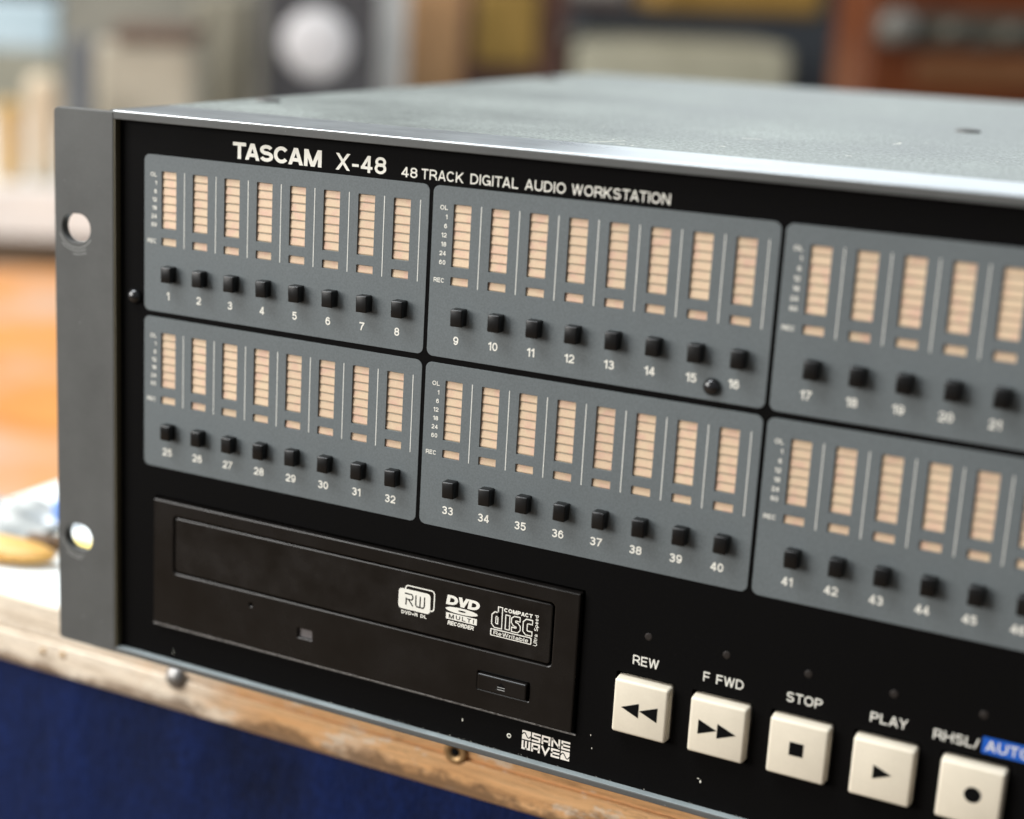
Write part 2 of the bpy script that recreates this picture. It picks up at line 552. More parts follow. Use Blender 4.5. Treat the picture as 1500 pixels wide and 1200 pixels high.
def glyph_strokes(c, w):
    """(advance width, strokes, ymin, ymax); a stroke is (points, end extension)"""
    h = w / 2
    e = w * 0.9
    W = {'A': .92, 'C': .93, 'D': .90, 'E': .78, 'F': .74, 'G': .98, 'H': .90, 'I': w, 'K': .90, 'L': .70, 'M': 1.06, 'N': .90, 'O': 1.0,
         'P': .82, 'R': .86, 'S': .84, 'T': .82, 'U': .88, 'V': .88, 'W': 1.26, 'X': .88, 'Y': .88, '-': .40, '/': .42, '+': .6, ' ': .50,
         'e': .68, 'r': .40, 'i': w, 't': .38, 'a': .68, 'b': .68, 'l': w, 'p': .68, 'd': .68, '1': .42}.get(c, .70)
    L, R, B, T = h, W - h, h, 1 - h
    cx, rx = W / 2, W / 2 - h
    ry = .5 - h
    x = .73
    lo = 0.0
    if c == 'A':
        s = [([(h * 1.1, 0), (cx - h * .12, 1)], e), ([(W - h * 1.1, 0), (cx + h * .12, 1)], e), ([(W * .25, .30), (W * .75, .30)], 0)]
    elif c == 'C':
        s = [(arc(cx, .5, rx, ry, 38, 322, 26), 0)]
    elif c == 'D':
        k = W * .42
        s = [([(L, 0), (L, 1)], 0), ([(L, T), (k, T)] + arc(k, .5, R - k, ry, 90, -90, 18)[1:-1] + [(k, B), (L, B)], 0)]
    elif c == 'E':
        s = [([(L, 0), (L, 1)], 0), ([(L, T), (W, T)], 0), ([(L, .51), (W * .94, .51)], 0), ([(L, B), (W, B)], 0)]
    elif c == 'F':
        s = [([(L, 0), (L, 1)], 0), ([(L, T), (W, T)], 0), ([(L, .50), (W * .92, .50)], 0)]
    elif c == 'G':
        s = [(arc(cx, .5, rx, ry, 40, 345, 26), 0), ([(cx + .04, .44), (W, .44)], 0), ([(R + .0, .46), (R, 0)], 0)]
    elif c == 'H':
        s = [([(L, 0), (L, 1)], 0), ([(R, 0), (R, 1)], 0), ([(L, .51), (R, .51)], 0)]
    elif c == 'I':
        s = [([(h, 0), (h, 1)], 0)]
    elif c == 'K':
        s = [([(L, 0), (L, 1)], 0), ([(L, .30), (W - h * 1.3, 1)], e), ([(W * .36, .56), (W - h * 1.2, 0)], e)]
    elif c == 'L':
        s = [([(L, 0), (L, 1)], 0), ([(L, B), (W, B)], 0)]
    elif c == 'M':
        s = [([(L, 0), (L, 1)], 0), ([(R, 0), (R, 1)], 0), ([(L + h * .25, 1), (cx, 0)], e * .2), ([(R - h * .25, 1), (cx, 0)], e * .2)]
    elif c == 'N':
        s = [([(L, 0), (L, 1)], 0), ([(R, 0), (R, 1)], 0), ([(L + h * .1, 1), (R - h * .1, 0)], e * .3)]
    elif c in 'O0':
        s = [(arc(cx, .5, rx, ry, 0, 360, 32), 0)]
    elif c in 'PR':
        y = .46
        k = W * .55
        s = [([(L, 0), (L, 1)], 0), ([(L, T), (k, T)] + arc(k, (T + y) / 2, R - k, (T - y) / 2, 90, -90, 14)[1:-1] + [(k, y), (L, y)], 0)]
        if c == 'R':
            s.append(([(W * .55, y), (R - .0, B + .16), (R + h * .5, 0)], e * .6))
    elif c == 'S':
        m = .51
        s = [(arc(cx, (T + m) / 2, rx * .95, (T - m) / 2, 22, 262, 18) + arc(cx, (B + m) / 2, rx, (m - B) / 2, 82, -162, 18), 0)]
    elif c == 'T':
        s = [([(0, T), (W, T)], 0), ([(cx, 0), (cx, 1)], 0)]
    elif c == 'U':
        s = [([(L, 1)] + arc(cx, B + .30, rx, .30, 180, 360, 16) + [(R, 1)], 0)]
    elif c == 'V':
        s = [([(h * 1.1, 1), (cx, 0)], e * .6), ([(W - h * 1.1, 1), (cx, 0)], e * .6)]
    elif c == 'W':
        s = [([(h, 1), (W * .27, 0)], e * .5), ([(W * .27, 0), (cx, 1)], e * .5), ([(cx, 1), (W * .73, 0)], e * .5), ([(W * .73, 0), (W - h, 1)], e * .5)]
    elif c == 'X':
        s = [([(h * 1.2, 0), (W - h * 1.2, 1)], e), ([(h * 1.2, 1), (W - h * 1.2, 0)], e)]
    elif c == 'Y':
        s = [([(h * 1.1, 1), (cx, .42)], e * .4), ([(W - h * 1.1, 1), (cx, .42)], e * .4), ([(cx, 0), (cx, .48)], 0)]
    elif c == '-':
        s = [([(0, .36), (W, .36)], 0)]
    elif c == '/':
        s = [([(h * .6, 0), (W - h * .6, 1)], e)]
    elif c == '+':
        s = [([(0, .4), (W, .4)], 0), ([(cx, .1), (cx, .7)], 0)]
    elif c == ' ':
        s = []
    elif c == '1':
        s = [([(W - h, 0), (W - h, 1)], 0), ([(0, .735), (W * .38, .77), (W - h * 1.1, .98)], 0)]
    elif c == '2':
        s = [(arc(cx, T - .27, rx, .27, 172, -28, 16) + [(L + .06, B + .10), (L + .02, B)], 0), ([(0, B), (W, B)], 0)]
    elif c == '3':
        m = .535
        s = [(arc(cx - .01, (T + m) / 2, rx * .92, (T - m) / 2, 165, -80, 16), 0), (arc(cx, (B + m) / 2, rx, (m - B) / 2, 82, -168, 16), 0), ([(cx - .08, m), (cx + .06, m)], 0)]
    elif c == '4':
        k = W * .70
        s = [([(k, 0), (k, 1)], 0), ([(0, .285), (W, .285)], 0), ([(L * .9, .27), (k - h * .2, .97)], h * .3)]
    elif c == '5':
        s = [([(W * .92, T), (L + .08, T), (L + .035, .47)], 0), (arc(cx, B + .27, rx, .27, 145, -165, 20), 0)]
    elif c == '6':
        s = [(arc(cx, B + .265, rx, .265, 0, 360, 26), 0), (arc(cx + .01, .5, rx, ry, 35, 180, 14) + [(L, .34)], 0)]
    elif c == '9':
        s = [(arc(cx, T - .265, rx, .265, 0, 360, 26), 0), (arc(cx - .01, .5, rx, ry, -145, 0, 14) + [(R, .66)], 0)]
    elif c == '7':
        s = [([(0, T), (W, T)], 0), ([(R + h * .3, T), (cx, .45), (W * .32, 0)], e * .3)]
    elif c == '8':
        s = [(arc(cx, T - .205, rx * .90, .205, 0, 360, 26), 0), (arc(cx, B + .235, rx, .235, 0, 360, 26), 0)]
    elif c == 'e':
        s = [(arc(cx, x / 2, rx, x / 2 - h, 0, 318, 22), 0), ([(L, x / 2), (R, x / 2)], 0)]
    elif c == 'a':
        s = [(arc(cx, x - h - .18, rx * .92, .18, 165, 0, 12) + [(R - .02, 0)], 0), (arc(cx - .03, .23, rx * .9, .23 - h, 0, 360, 20), 0)]
    elif c == 'r':
        s = [([(L, 0), (L, x)], 0), (arc(W, .40, W - L, x - h - .40, 180, 90, 8), 0)]
    elif c == 'i':
        s = [([(h, 0), (h, x)], 0), ([(h, 1 - w), (h, 1)], 0)]
    elif c == 't':
        s = [([(W * .45, .95), (W * .45, .2)] + arc(W * .45 + .15, .2, .15, .2 - h, 180, 270, 6)[1:], 0), ([(0, x - h), (W, x - h)], 0)]
    elif c == 'l':
        s = [([(h, 0), (h, 1)], 0)]
    elif c in 'bdp':
        s = [(arc(cx, x / 2, rx, x / 2 - h, 0, 360, 24), 0)]
        sx = R if c == 'd' else L
        if c == 'p':
            s.append(([(sx, -.28), (sx, x)], 0))
            lo = -.28
        else:
            s.append(([(sx, 0), (sx, 1)], 0))
    else:
        s = []
    return W, s, lo, 1.0


def clip_y(poly, lo, hi):
    for sgn, lim in ((1, lo), (-1, -hi)):
        out = []
        for i, p in enumerate(poly):
            q = poly[(i + 1) % len(poly)]
            a, b = sgn * p[1] - lim, sgn * q[1] - lim
            if a >= 0:
                out.append(p)
            if (a > 0 > b) or (a < 0 < b):
                t = a / (a - b)
                out.append((p[0] + t * (q[0] - p[0]), p[1] + t * (q[1] - p[1])))
        poly = out
        if len(poly) < 3:
            return []
    return poly


_tcache = {}
KERN = {'CA': -.09, 'AS': -.05, 'SC': -.01, 'AC': -.05, 'TA': -.10, 'AT': -.08, 'AV': -.12, 'VA': -.12, 'LA': .0, 'AY': -.10, 'WA': -.08, 'LT': -.06, 'TR': .0, 'AU': .0, 'TO': -.03, 'DV': -.06, 'VD': -.06}


def text_raw(body, wt=0.14, gap=0.15):
    """list of (polygon, layer) for a word, cap height 1"""
    key = (body, wt, gap)
    if key in _tcache:
        return _tcache[key]
    polys = []
    x = 0.0
    for i, c in enumerate(body):
        W, strokes, lo, hi = glyph_strokes(c, wt)
        for li, (pts, ext) in enumerate(strokes):
            m = MB()
            m.ribbon(pts, wt, 0, ext)
            for f in m.f:
                q = clip_y([(m.v[k][0] + x, m.v[k][2]) for k in f], lo, hi)
                if len(q) >= 3:
                    polys.append((q, li))
        x += W + gap + (KERN.get(body[i:i + 2], 0) if gap else 0)
    _tcache[key] = polys
    return polys


def text(mb, body, z0, cap, y, x0=None, x1=None, xc=None, wt=0.14, gap=0.15, shear=0.0, cond=1.0):
    """print body with baseline z0 and capital height cap; x0..x1 fits the width, else align on whichever is given"""
    polys = text_raw(body, wt, gap)
    a = min(p[0] for q, _ in polys for p in q)
    b = max(p[0] for q, _ in polys for p in q)
    kx = cap * cond
    if x0 is not None and x1 is not None:
        kx = (x1 - x0) / (b - a)
        base = x0
    elif x0 is not None:
        base = x0
    elif x1 is not None:
        base = x1 - (b - a) * kx
    else:
        base = xc - (b - a) * kx / 2
    for q, li in polys:
        mb.add([(base + (px - a) * kx + shear * py * cap, y - 0.004 * li, z0 + py * cap) for px, py in q], [list(range(len(q)))])
    return mb


def text_up(mb, body, x_base, z0, z1, cap, y, wt=0.14):
    """lettering that reads upwards, baseline on the right at x_base"""
    polys = text_raw(body, wt)
    a = min(p[0] for q, _ in polys for p in q)
    b = max(p[0] for q, _ in polys for p in q)
    k = (z1 - z0) / (b - a)
    for q, li in polys:
        mb.add([(x_base - py * cap, y - 0.004 * li, z0 + (px - a) * k) for px, py in q], [list(range(len(q)))])


def copy_obj(o, origin, parent):
    c = o.copy()
    COL.objects.link(c)
    place(c, origin, parent)
    return c


# ------------------------------------------------------------------ the room: floor, wall (structure)
YAW = math.atan2(0.494, 0.869)
U = Vector((math.cos(YAW), math.sin(YAW), 0))
V = Vector((-math.sin(YAW), math.cos(YAW), 0))
ORG = Vector((CAM[0], CAM[1], 0))


BK = 2.0                      # the gear behind is modelled at half scale on the plan, built at full size
EYE = CAM[2]


def room(s, d, z):
    return ORG + U * s + V * d + Vector((0, 0, z))


def plan(s, d, z):
    return room(s * BK, d * BK, EYE + (z - EYE) * BK)


def turn(o):
    o.rotation_euler = (0, 0, YAW)
    return o


mb = MB()
mb.add([(-8000, -4500, 0), (5000, -4500, 0), (5000, 9000, 0), (-8000, 9000, 0)], [(0, 1, 2, 3)])
fl = mb.build('floor', spotted('brown_floor', (0.16, 0.10, 0.06), (0.24, 0.155, 0.09), 0.004, 0.5), None, (0, 0, 0), kind='structure')
fl.location = (0, 0, -0.78)

mb = MB()
mb.box(-5000, 4000, -20, 20, 0, 1330)
mb2 = MB()
mb2.add([(-8000, -6000, 4), (6000, -6000, 4), (6000, 420, 4), (-8000, 420, 4)], [(0, 1, 2, 3)])
cp = mb2.build('bounce_cut_sheet', spotted('brown_bounce_cut', (0.13, 0.092, 0.062), (0.17, 0.125, 0.085), 0.01, 0.9, 0.1), None, (0, 0, 0), kind='structure')  # unseen sheet added to temper floor bounce onto the recorder front
cp.location = (0, 0, -0.78)
wl = mb.build('back_wall', spotted('slate_wall_paint', (0.035, 0.042, 0.052), (0.050, 0.056, 0.064), 0.004, 0.7), None)
turn(wl).location = room(300, 6600, -780) * S
wl['label'] = 'dark slate painted wall behind the gear on the white side table'
wl['category'] = 'wall'

# ------------------------------------------------------------------ the workbench under the recorder
BT = -8.0
bench = empty('workbench', (250, 400, -780), label='workbench with white top, worn plank edge and navy cloth front', category='workbench')
mb = MB()
mb.box(-137, 900, 39.5, 900, BT - 24, BT, 0.8)
mb.build('bench_top', M['whitetop'], bench, (380, 470, BT))
mb = MB()
# two boards of the edge: upper board, thin groove, lower moulding
mb.box(-137, 900, 37.0, 39.2, -21.4, BT - 0.4, 0.7, 3)
mb.box(-137, 900, 36.4, 39.3, -34.6, -22.3, 2.0 * 0.45, 3)
mb.box(-137, 900, 37.9, 39.4, -23.5, -20.5)
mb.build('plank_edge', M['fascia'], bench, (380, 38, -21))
# cloth front with soft folds
mb = MB()
nx, nz = 140, 16
vs, fs = [], []
for j in range(nz + 1):
    for i in range(nx + 1):
        x = -135 + 1030 * i / nx
        z = -34.0 - 730 * j / nz
        t = min(1.0, j / 5)
        yy = 38.8 + t * (2.2 * math.sin(x * 0.045 + 0.6) + 1.5 * math.sin(x * 0.103 + 2) + 0.8 * math.sin(x * 0.021 + z * 0.01))
        vs.append((x, yy, z))
for j in range(nz):
    for i in range(nx):
        a = j * (nx + 1) + i
        fs.append((a, a + nx + 1, a + nx + 2, a + 1))
mb.add(vs, fs, True)
k = len(mb.v)
mb.add([(x, y + 3, z) for x, y, z in vs], [tuple(reversed(f)) for f in fs], True)
mb.build('cloth_front', M['navy'], bench, (380, 39, -34))
for lx, ly in ((-100, 120), (860, 120), (-100, 840), (860, 840)):
    mb = MB()
    mb.box(lx - 25, lx + 25, ly - 25, ly + 25, -780, BT - 24)
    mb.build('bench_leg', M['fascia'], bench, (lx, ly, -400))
mb = MB()
mb.revolve_y(20.8, -22.0, [(4.4, 37.2), (4.3, 36.2), (3.3, 34.9), (1.6, 34.2), (0.3, 34.0)])
mb.build('dome_screw', M['steel'], bench, (20.8, 36, -22))
mb = MB()
mb.revolve_y(132.2, -20.2, [(4.0, 37.5), (4.1, 36.1), (3.5, 35.8), (2.9, 35.7), (1.6, 36.1), (1.45, 36.9), (0.3, 37.0)])
o = mb.build('cup_screw', M['brass'], bench, (132.2, 36, -20))
mb = MB()
mb.revolve_y(132.2, -20.2, [(1.5, 36.3), (1.3, 36.0), (0.2, 36.0)])
mb.build('screw_recess', M['hole'], o, (132.2, 36, -20))
for nxp, nzp in ((-40.0, -26.6), (-30.5, -25.8)):
    mb = MB()
    mb.revolve_y(nxp, nzp, [(1.5, 36.8), (1.3, 36.2), (0.3, 36.1)], 14)
    mb.build('nail_head', M['brass'], bench, (nxp, 36, nzp))

# small things lying on the bench, left of the recorder
mb = MB()
bm = bmesh.new()
bmesh.ops.create_icosphere(bm, subdivisions=3, radius=1)
for v in bm.verts:
    v.co = (v.co.x * 27 + 0, v.co.y * 10 + 0.15 * v.co.x * 27, 4.6 + v.co.z * 4.4)
mb.add_bm(bm, True)
o = mb.build('tool_handle', spotted('amber_plastic', (0.50, 0.25, 0.05), (0.66, 0.42, 0.14), 0.05, 0.4), None, (0, 0, 0),
             label='blurred amber yellow handle lying on the white bench', category='tool handle')
o.location = Vector((-88, 64, BT)) * S
mb = MB()
mb.box(-9, 9, -3, 3, 0, 6, 2.0, 2, True)
o = mb.build('dark_clip', spotted('dark_brown_leather', (0.05, 0.025, 0.01), (0.16, 0.08, 0.02), 0.1, 0.5), None,
             label='small dark brown clip lying behind the amber handle', category='clip')
o.location = Vector((-79, 84, BT)) * S
o.rotation_euler = (0, 0, 0.25)
mb = MB()
mb.revolve_z(0, 0, [(6, 0), (6.4, 1), (6.4, 7), (5.6, 8.5), (0.4, 8.6)])
o = mb.build('blue_cap', spotted('bright_blue_plastic', (0.06, 0.16, 0.46), (0.09, 0.22, 0.58), 0.1, 0.4), None,
             label='small round blue cap standing on the white bench', category='bottle cap')
o.location = Vector((-97, 118, BT)) * S
mb = MB()
nx = 14
vs, fs = [], []
for j in range(nx + 1):
    for i in range(nx + 1):
        x, y = -28 + 56 * i / nx, -24 + 48 * j / nx
        vs.append((x, y, 2.2 + 1.6 * math.sin(x * 0.22 + y * 0.1) + 1.3 * math.sin(y * 0.3 + x * 0.08)))
for j in range(nx):
    for i in range(nx):
        a = j * (nx + 1) + i
        fs.append((a, a + 1, a + nx + 2, a + nx + 1))
mb.add(vs, fs, True)
mb.add([(x, y, z - 0.5) for x, y, z in vs], [tuple(reversed(f)) for f in fs], True)
o = mb.build('crumpled_wrapper', spotted('pale_silver_foil', (0.20, 0.21, 0.21), (0.42, 0.44, 0.43), 0.08, 0.45), None,
             label='pale grey crumpled wrapper lying on the white bench by the clip', category='wrapper')
o.location = Vector((-118, 100, BT)) * S
mb = MB()
mb.box(-30, 30, -4, 4, 0, 3, 1.0)
o = mb.build('yellow_strip', spotted('yellow_card', (0.74, 0.56, 0.14), (0.80, 0.66, 0.26), 0.06, 0.5), None,
             label='pale yellow strip on the bench, seen through the lower rack hole', category='card strip')
o.location = Vector((-52, 92, BT)) * S

# ------------------------------------------------------------------ the recorder
rec = empty('audio_recorder', (241, 190, 0), label='grey and black rack mount multitrack recorder with rows of peach level meters', category='audio recorder')
FY = -0.6      # front of the frame
PY = 2.0       # plane of the grey meter plates
XB0, XB1 = 19.0, 463.0
ZB = 0.8
ZT = 177.0

# chassis with lid
mb = MB()
mb.box(XB0, XB1, 31.6, 374, 5, ZT + 0.1, 0.6, 3)
ch = mb.build('chassis', M['lid'], rec, (241, 200, 90))
for sx, sy in ((29.5, 74.5), (238.5, 183), (452, 74.5), (29.5, 300), (452, 300)):
    mb = MB()
    mb.revolve_z(sx, sy, [(4.2, ZT + 0.05), (4.2, ZT + 0.5), (3.4, ZT + 1.0), (2.0, ZT + 1.1), (1.5, ZT + 0.5), (0.2, ZT + 0.5)], 20)
    mb.build('lid_screw', M['frame'], ch, (sx, sy, ZT))
rs = random.Random(11)


def lidmark(x, y, ln, ang, wd):
    m = MB()
    c, s_ = math.cos(ang), math.sin(ang)
    z = ZT + 0.13
    bend = rs.uniform(-0.12, 0.12) * ln
    ps = [(-ln / 2, 0), (-ln / 6, bend), (ln / 6, bend), (ln / 2, 0)]
    q = [(x + a * c - b * s_, y + a * s_ + b * c) for a, b in ps]
    nx_, ny_ = -s_ * wd / 2, c * wd / 2
    vs = [(a + nx_, b + ny_, z) for a, b in q] + [(a - nx_, b - ny_, z) for a, b in q]
    m.add(vs, [(i + 4, i + 5, i + 1, i) for i in range(3)])
    m.build('scratch', M['chip'], ch, (x, y, ZT))


lidmark(168, 41, 14, 1.15, 0.5)
for k in range(16):
    lidmark(rs.uniform(120, 320), 34 + 90 * rs.random() ** 1.5, rs.choice([1.2, 1.8, 2.5, 6]), rs.uniform(0, 3.14), rs.uniform(0.4, 0.8))
for fx in (60, 420):
    for fy in (75, 330):
        mb = MB()
        mb.revolve_z(fx, fy, [(9, BT), (10, BT + 1), (10, 5.0), (9.5, 5.05)], 24)
        mb.build('rubber_foot', M['knob'], ch, (fx, fy, 0))

# front frame: ears with slots, top and bottom lips, all one extrusion
def slot(cx, cz, wd=11.2, hh=9.0):
    return rrect(cx - wd / 2, cx + wd / 2, cz - hh / 2, cz + hh / 2, hh / 2 - 0.05, 8)


EAR = 23.4
mb = MB()
lp = rrect(0.0, EAR, ZB, ZT - 0.2, 1.6, 4)
# square inner corners where the ear runs into the lips
lp = [(EAR, ZB), (EAR, ZT - 0.2)] + [p for p in lp if p[0] < EAR / 2]
v, f = curve_plate([lp, slot(8.6, 139.8), slot(8.6, 37.8)], FY, FY + 3.2, 0.25)
mb.add(v, f)
lp2 = [(482 - x, z) for x, z in reversed(lp)]
v, f = curve_plate([lp2, slot(482 - 8.6, 139.8), slot(482 - 8.6, 37.8)], FY, FY + 3.2, 0.25)
mb.add(v, f)
# deep side walls, the top deck and the bottom lip
mb.box(XB0 + 1, EAR - 0.02, FY + 3.0, 30, 2.2, ZT - 2.4)
mb.box(482 - EAR + 0.02, 481 - XB0, FY + 3.0, 30, 2.2, ZT - 2.4)
mb.box(EAR + 0.03, 482 - EAR - 0.03, FY, 30.0, ZT - 2.3, ZT - 0.1, 0.2, 2)
mb.box(EAR + 0.03, 482 - EAR - 0.03, FY, 30.0, ZB + 0.05, 2.6, 0.3, 3)
mb.box(XB0 + 0.5, EAR + 0.03, FY + 3.21, 30, ZT - 2.35, ZT + 0.15, 0.3)
mb.box(482 - EAR - 0.03, 481 - XB0 + 0.5, FY + 3.21, 30, ZT - 2.35, ZT + 0.15, 0.3)
fr = mb.build('front_frame', M['frame'], rec, (241, 0, 88))
mb = MB()
mb.box(EAR + 0.05, 482 - EAR - 0.05, FY + 0.02, 29.2, ZT - 0.2, ZT + 0.3, 0.22, 3)
mb.build('top_rail', M['rail'], fr, (241, 15, ZT))
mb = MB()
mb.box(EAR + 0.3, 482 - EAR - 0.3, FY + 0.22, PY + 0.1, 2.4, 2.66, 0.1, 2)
mb.build('lip_light_strip', M['edge'], fr, (241, 1, 2.6))  # thin added strip, its paleness painted as the lip's lit top
# ring scratches below the rack slots
mb = MB()
for cz, rr in ((139.8, ((6.2, 200, 330), (7.2, 225, 300), (8.3, 262, 300))), (37.8, ((6.3, 190, 290), (7.3, 230, 280)))):
    for r, a0, a1 in rr:
        pts = [(8.6 + 1.1 * r * math.cos(math.radians(a)), cz + r * math.sin(math.radians(a))) for a in range(a0, a1 + 1, 5)]
        mb.ribbon(pts, 0.30, FY - 0.04)
mb.build('washer_scratches', M['scuff'], fr, (8.6, FY, 90))
# olive strip of bare edge along the reveal of the ear
mb = MB()
mb.box(EAR - 0.01, EAR + 0.55, FY + 0.25, PY + 0.4, 2.0, ZT - 2.4)
mb.build('reveal_strip', grainy('dark_olive_edge', (0.090, 0.078, 0.048), 0.1, 1.0, 0.5, 0.3, 0), fr, (EAR, 1, 88))

# black front panel with an opening for every meter plate and the drive
PX0, PW, PG = 33.43, 99.05, 1.224
PZ0, PH, PV = 164.93, 48.22, 1.737
DX0, DX1, DZ0, DZ1 = 38.5, 186.5, 14.5, 56.6
COLX = [PX0 + i * (PW + PG) for i in range(3)]
ROWZ = [PZ0, PZ0 - PH - PV]
BY = PY + 0.12
outer = rrect(EAR + 0.6, 482 - EAR - 0.6, 2.68, ZT - 2.35, 0)
loops = [outer]
for px in COLX:
    for pz in ROWZ:
        loops.append(rrect(px + 1.2, px + PW - 1.2, pz - PH + 1.2, pz - 1.2, 1.2, 3))
loops.append(rrect(DX0 - 0.4, DX1 + 0.75, DZ0 - 0.55, DZ1 + 0.75, 0.4, 3))
TB = [206.7 + 22.2 * k for k in range(5)]
for c in TB:
    loops.append(rrect(c - 8.6, c + 8.6, 27.2 - 8.5, 27.2 + 9.0, 0.5, 3))
v, f = curve_plate(loops, BY, BY + 1.4, 0.0)
mb = MB()
mb.add(v, f)
panel = mb.build('front_panel', M['black'], rec, (241, BY, 88))
mb = MB()
mb.box(EAR + 0.5, 482 - EAR - 0.5, BY + 4.5, BY + 5.5, 2.0, ZT - 2.4)
mb.build('inner_backing', M['hole'], panel, (241, BY + 5, 88))

PRY = BY - 0.05
mb = MB()
text(mb, 'TASCAM', 166.28, 4.85, PRY, 66.0, 96.85, wt=0.215, gap=0.05)
text(mb, 'X-48', 166.2, 4.75, PRY, 101.6, 118.3, wt=0.165, gap=0.13)
text(mb, '48', 166.1, 2.85, PRY, 123.2, 128.3, wt=0.145)
text(mb, 'TRACK', 166.12, 2.85, PRY, 129.6, 142.8, wt=0.145)
text(mb, 'DIGITAL', 166.14, 2.85, PRY, 144.9, 159.4, wt=0.145)
text(mb, 'AUDIO', 166.16, 2.85, PRY, 161.4, 173.4, wt=0.145)
text(mb, 'WORKSTATION', 166.18, 2.85, PRY, 175.1, 202.9, wt=0.145)
mb.build('printed_title', M['white_ink'], panel, (134, PRY, 168))

mb = MB()
for c, s_, wd in ((206.4, 'REW', 7.6), (228.7, 'F FWD', 11.3), (251.0, 'STOP', 9.6), (273.2, 'PLAY', 9.6)):
    text(mb, s_, 39.25, 2.75, PRY, c - wd / 2, c + wd / 2, wt=0.15)
text(mb, 'RHSL/', 38.75, 2.75, PRY, 284.5, 295.8, wt=0.15)
mb.build('transport_lettering', M['white_ink'], panel, (240, PRY, 40))
mb = MB()
mb.flat(rrect(296.5, 309.6, 38.1, 42.55, 0.2, 2), PRY)
tag_ = mb.build('blue_tag', M['blue_ink'], panel, (304, PRY, 40))
mb = MB()
text(mb, 'AUTO', 38.95, 2.75, PRY - 0.05, 297.4, 308.4, wt=0.15)
mb.build('tag_lettering', M['white_ink'], tag_, (304, PRY, 40))
for k in range(5):
    mb = MB()
    mb.revolve_y(206.6 + 22.35 * k, 48.1, [(1.1, BY + 0.4), (1.1, BY - 0.02), (0.7, BY - 0.05), (0.1, BY - 0.06)], 18)
    mb.build('status_light', M['lens'], panel, (206.6 + 22.35 * k, BY, 48.1))
# worn marks on the paint
mb = MB()
for cx, cz, a, b in ((151.1, 9.0, 0.28, 0.55), (45.3, 5.2, 0.05, 1.2), (224.2, 10.6, 0.35, 0.2), (224.9, 9.9, 0.3, 0.45), (191.8, 14.9, 0.15, 0.3),
                     (192.4, 11.0, 0.12, 0.35)):
    mb.flat([(cx + a * (0.7 + 0.5 * random.random()) * math.cos(t), cz + b * (0.7 + 0.5 * random.random()) * math.sin(t)) for t in [2 * math.pi * i / 9 for i in range(9)]], PRY)
for k in range(46):
    cx = random.choice([random.uniform(120, 150), random.uniform(150, 166), random.uniform(166, 245), random.uniform(60, 120)])
    a = random.uniform(0.04, 0.22)
    b = random.uniform(0.03, 0.09)
    cz = 2.85 + random.random() ** 2 * 0.35
    mb.flat([(cx + a * (0.6 + 0.6 * random.random()) * math.cos(t), cz + b * (0.6 + 0.6 * random.random()) * math.sin(t)) for t in [2 * math.pi * i / 7 for i in range(7)]], PRY - 0.005)
mb.build('paint_chips', M['chip'], panel, (150, PRY, 9))
mb = MB()
mb.revolve_y(166.5, 7.95, [(0.75, BY + 0.3), (0.75, BY - 0.06), (0.5, BY - 0.10), (0.36, BY + 0.0), (0.1, BY + 0.02)], 16)
mb.build('rivet', M['chip'], panel, (166.5, BY, 8))

# the sticker: five by two cells of letter strokes
SX, SZ, CW, CH, GP = 170.65, 5.08, 3.10, 3.10, 0.36


def cell(c, r):
    return SX + c * CW, SZ + (1 - r) * CH + (0.06 if r == 0 else 0)


mb = MB()
mk = MB()
LWD = 0.58


def glyph(ch_, c, r):
    x, z = cell(c, r)
    a, b = CW - GP, CH - GP
    h = LWD / 2
    L, Rr, B, T, Mx = x + h, x + a - h, z + h, z + b - h, z + b / 2
    cx = x + a / 2
    def st(pts, cap=h):
        mb.ribbon(pts, LWD, PRY, cap)
    if ch_ == 'S':
        st([(Rr, T), (L, T), (L, Mx + 0.12), (Rr, Mx - 0.05), (Rr, B), (L, B)])
    elif ch_ == 'A':
        st([(L, B), (L, T), (Rr, T), (Rr, B)])
        st([(L, Mx - 0.25), (Rr, Mx - 0.25)], 0)
    elif ch_ == 'N':
        st([(L, B), (L, T)])
        st([(Rr, B), (Rr, T)])
        st([(L, T), (Rr, B)], 0.1)
    elif ch_ == 'E':
        st([(Rr, T), (L, T), (L, B), (Rr, B)])
        st([(L, Mx), (Rr, Mx)])
    elif ch_ == 'W':
        st([(L, T), (L, B), (Rr, B), (Rr, T)])
        st([(cx, T), (cx, B)])
    elif ch_ == 'V':
        st([(L, T), (cx, B), (Rr, T)], 0.2)
    else:
        mb.flat([(x, z), (x + a, z), (x + a, z + b), (x, z + b)], PRY)
        pts = []
        for i in range(25):
            t = i / 24
            pts.append((x - 0.02 + t * (a + 0.04), z + b * 0.50 + 0.27 * b * math.sin(t * 2 * math.pi)))
        mk.ribbon(pts, 0.30, PRY - 0.04)


for c, ch_ in enumerate('~SANE'):
    glyph(ch_, c, 0)
for c, ch_ in enumerate('WAVE~'):
    glyph(ch_, c, 1)
st_ = mb.build('logo_sticker', grainy('ivory_sticker', (0.80, 0.74, 0.66), 0.05, 4, 0.55, 0.3, 0), panel, (178.4, PRY, 8))
mk.build('sticker_waves', M['black_ink'], st_, (178.4, PRY, 8))

# black dome screws between the plates
for sx in (29.8, 218.35, 406.8):
    mb = MB()
    mb.revolve_y(sx, 120.5, [(2.3, PY + 0.3), (2.35, PY - 0.3), (2.2, PY - 0.9), (1.7, PY - 1.5), (1.0, PY - 1.85), (0.15, PY - 1.95)], 26)
    mb.build('panel_screw', M['screw'], rec, (sx, PY, 120.5))

# ---- meter plates
WX, PITCH = 142.97 - COLX[1], 11.6          # first meter centre, spacing
HW = 2.72
wz1, wz0 = PZ0 - 160.1, PZ0 - 142.62         # window top / bottom below plate top
rz1, rz0 = PZ0 - 139.82, PZ0 - 137.42


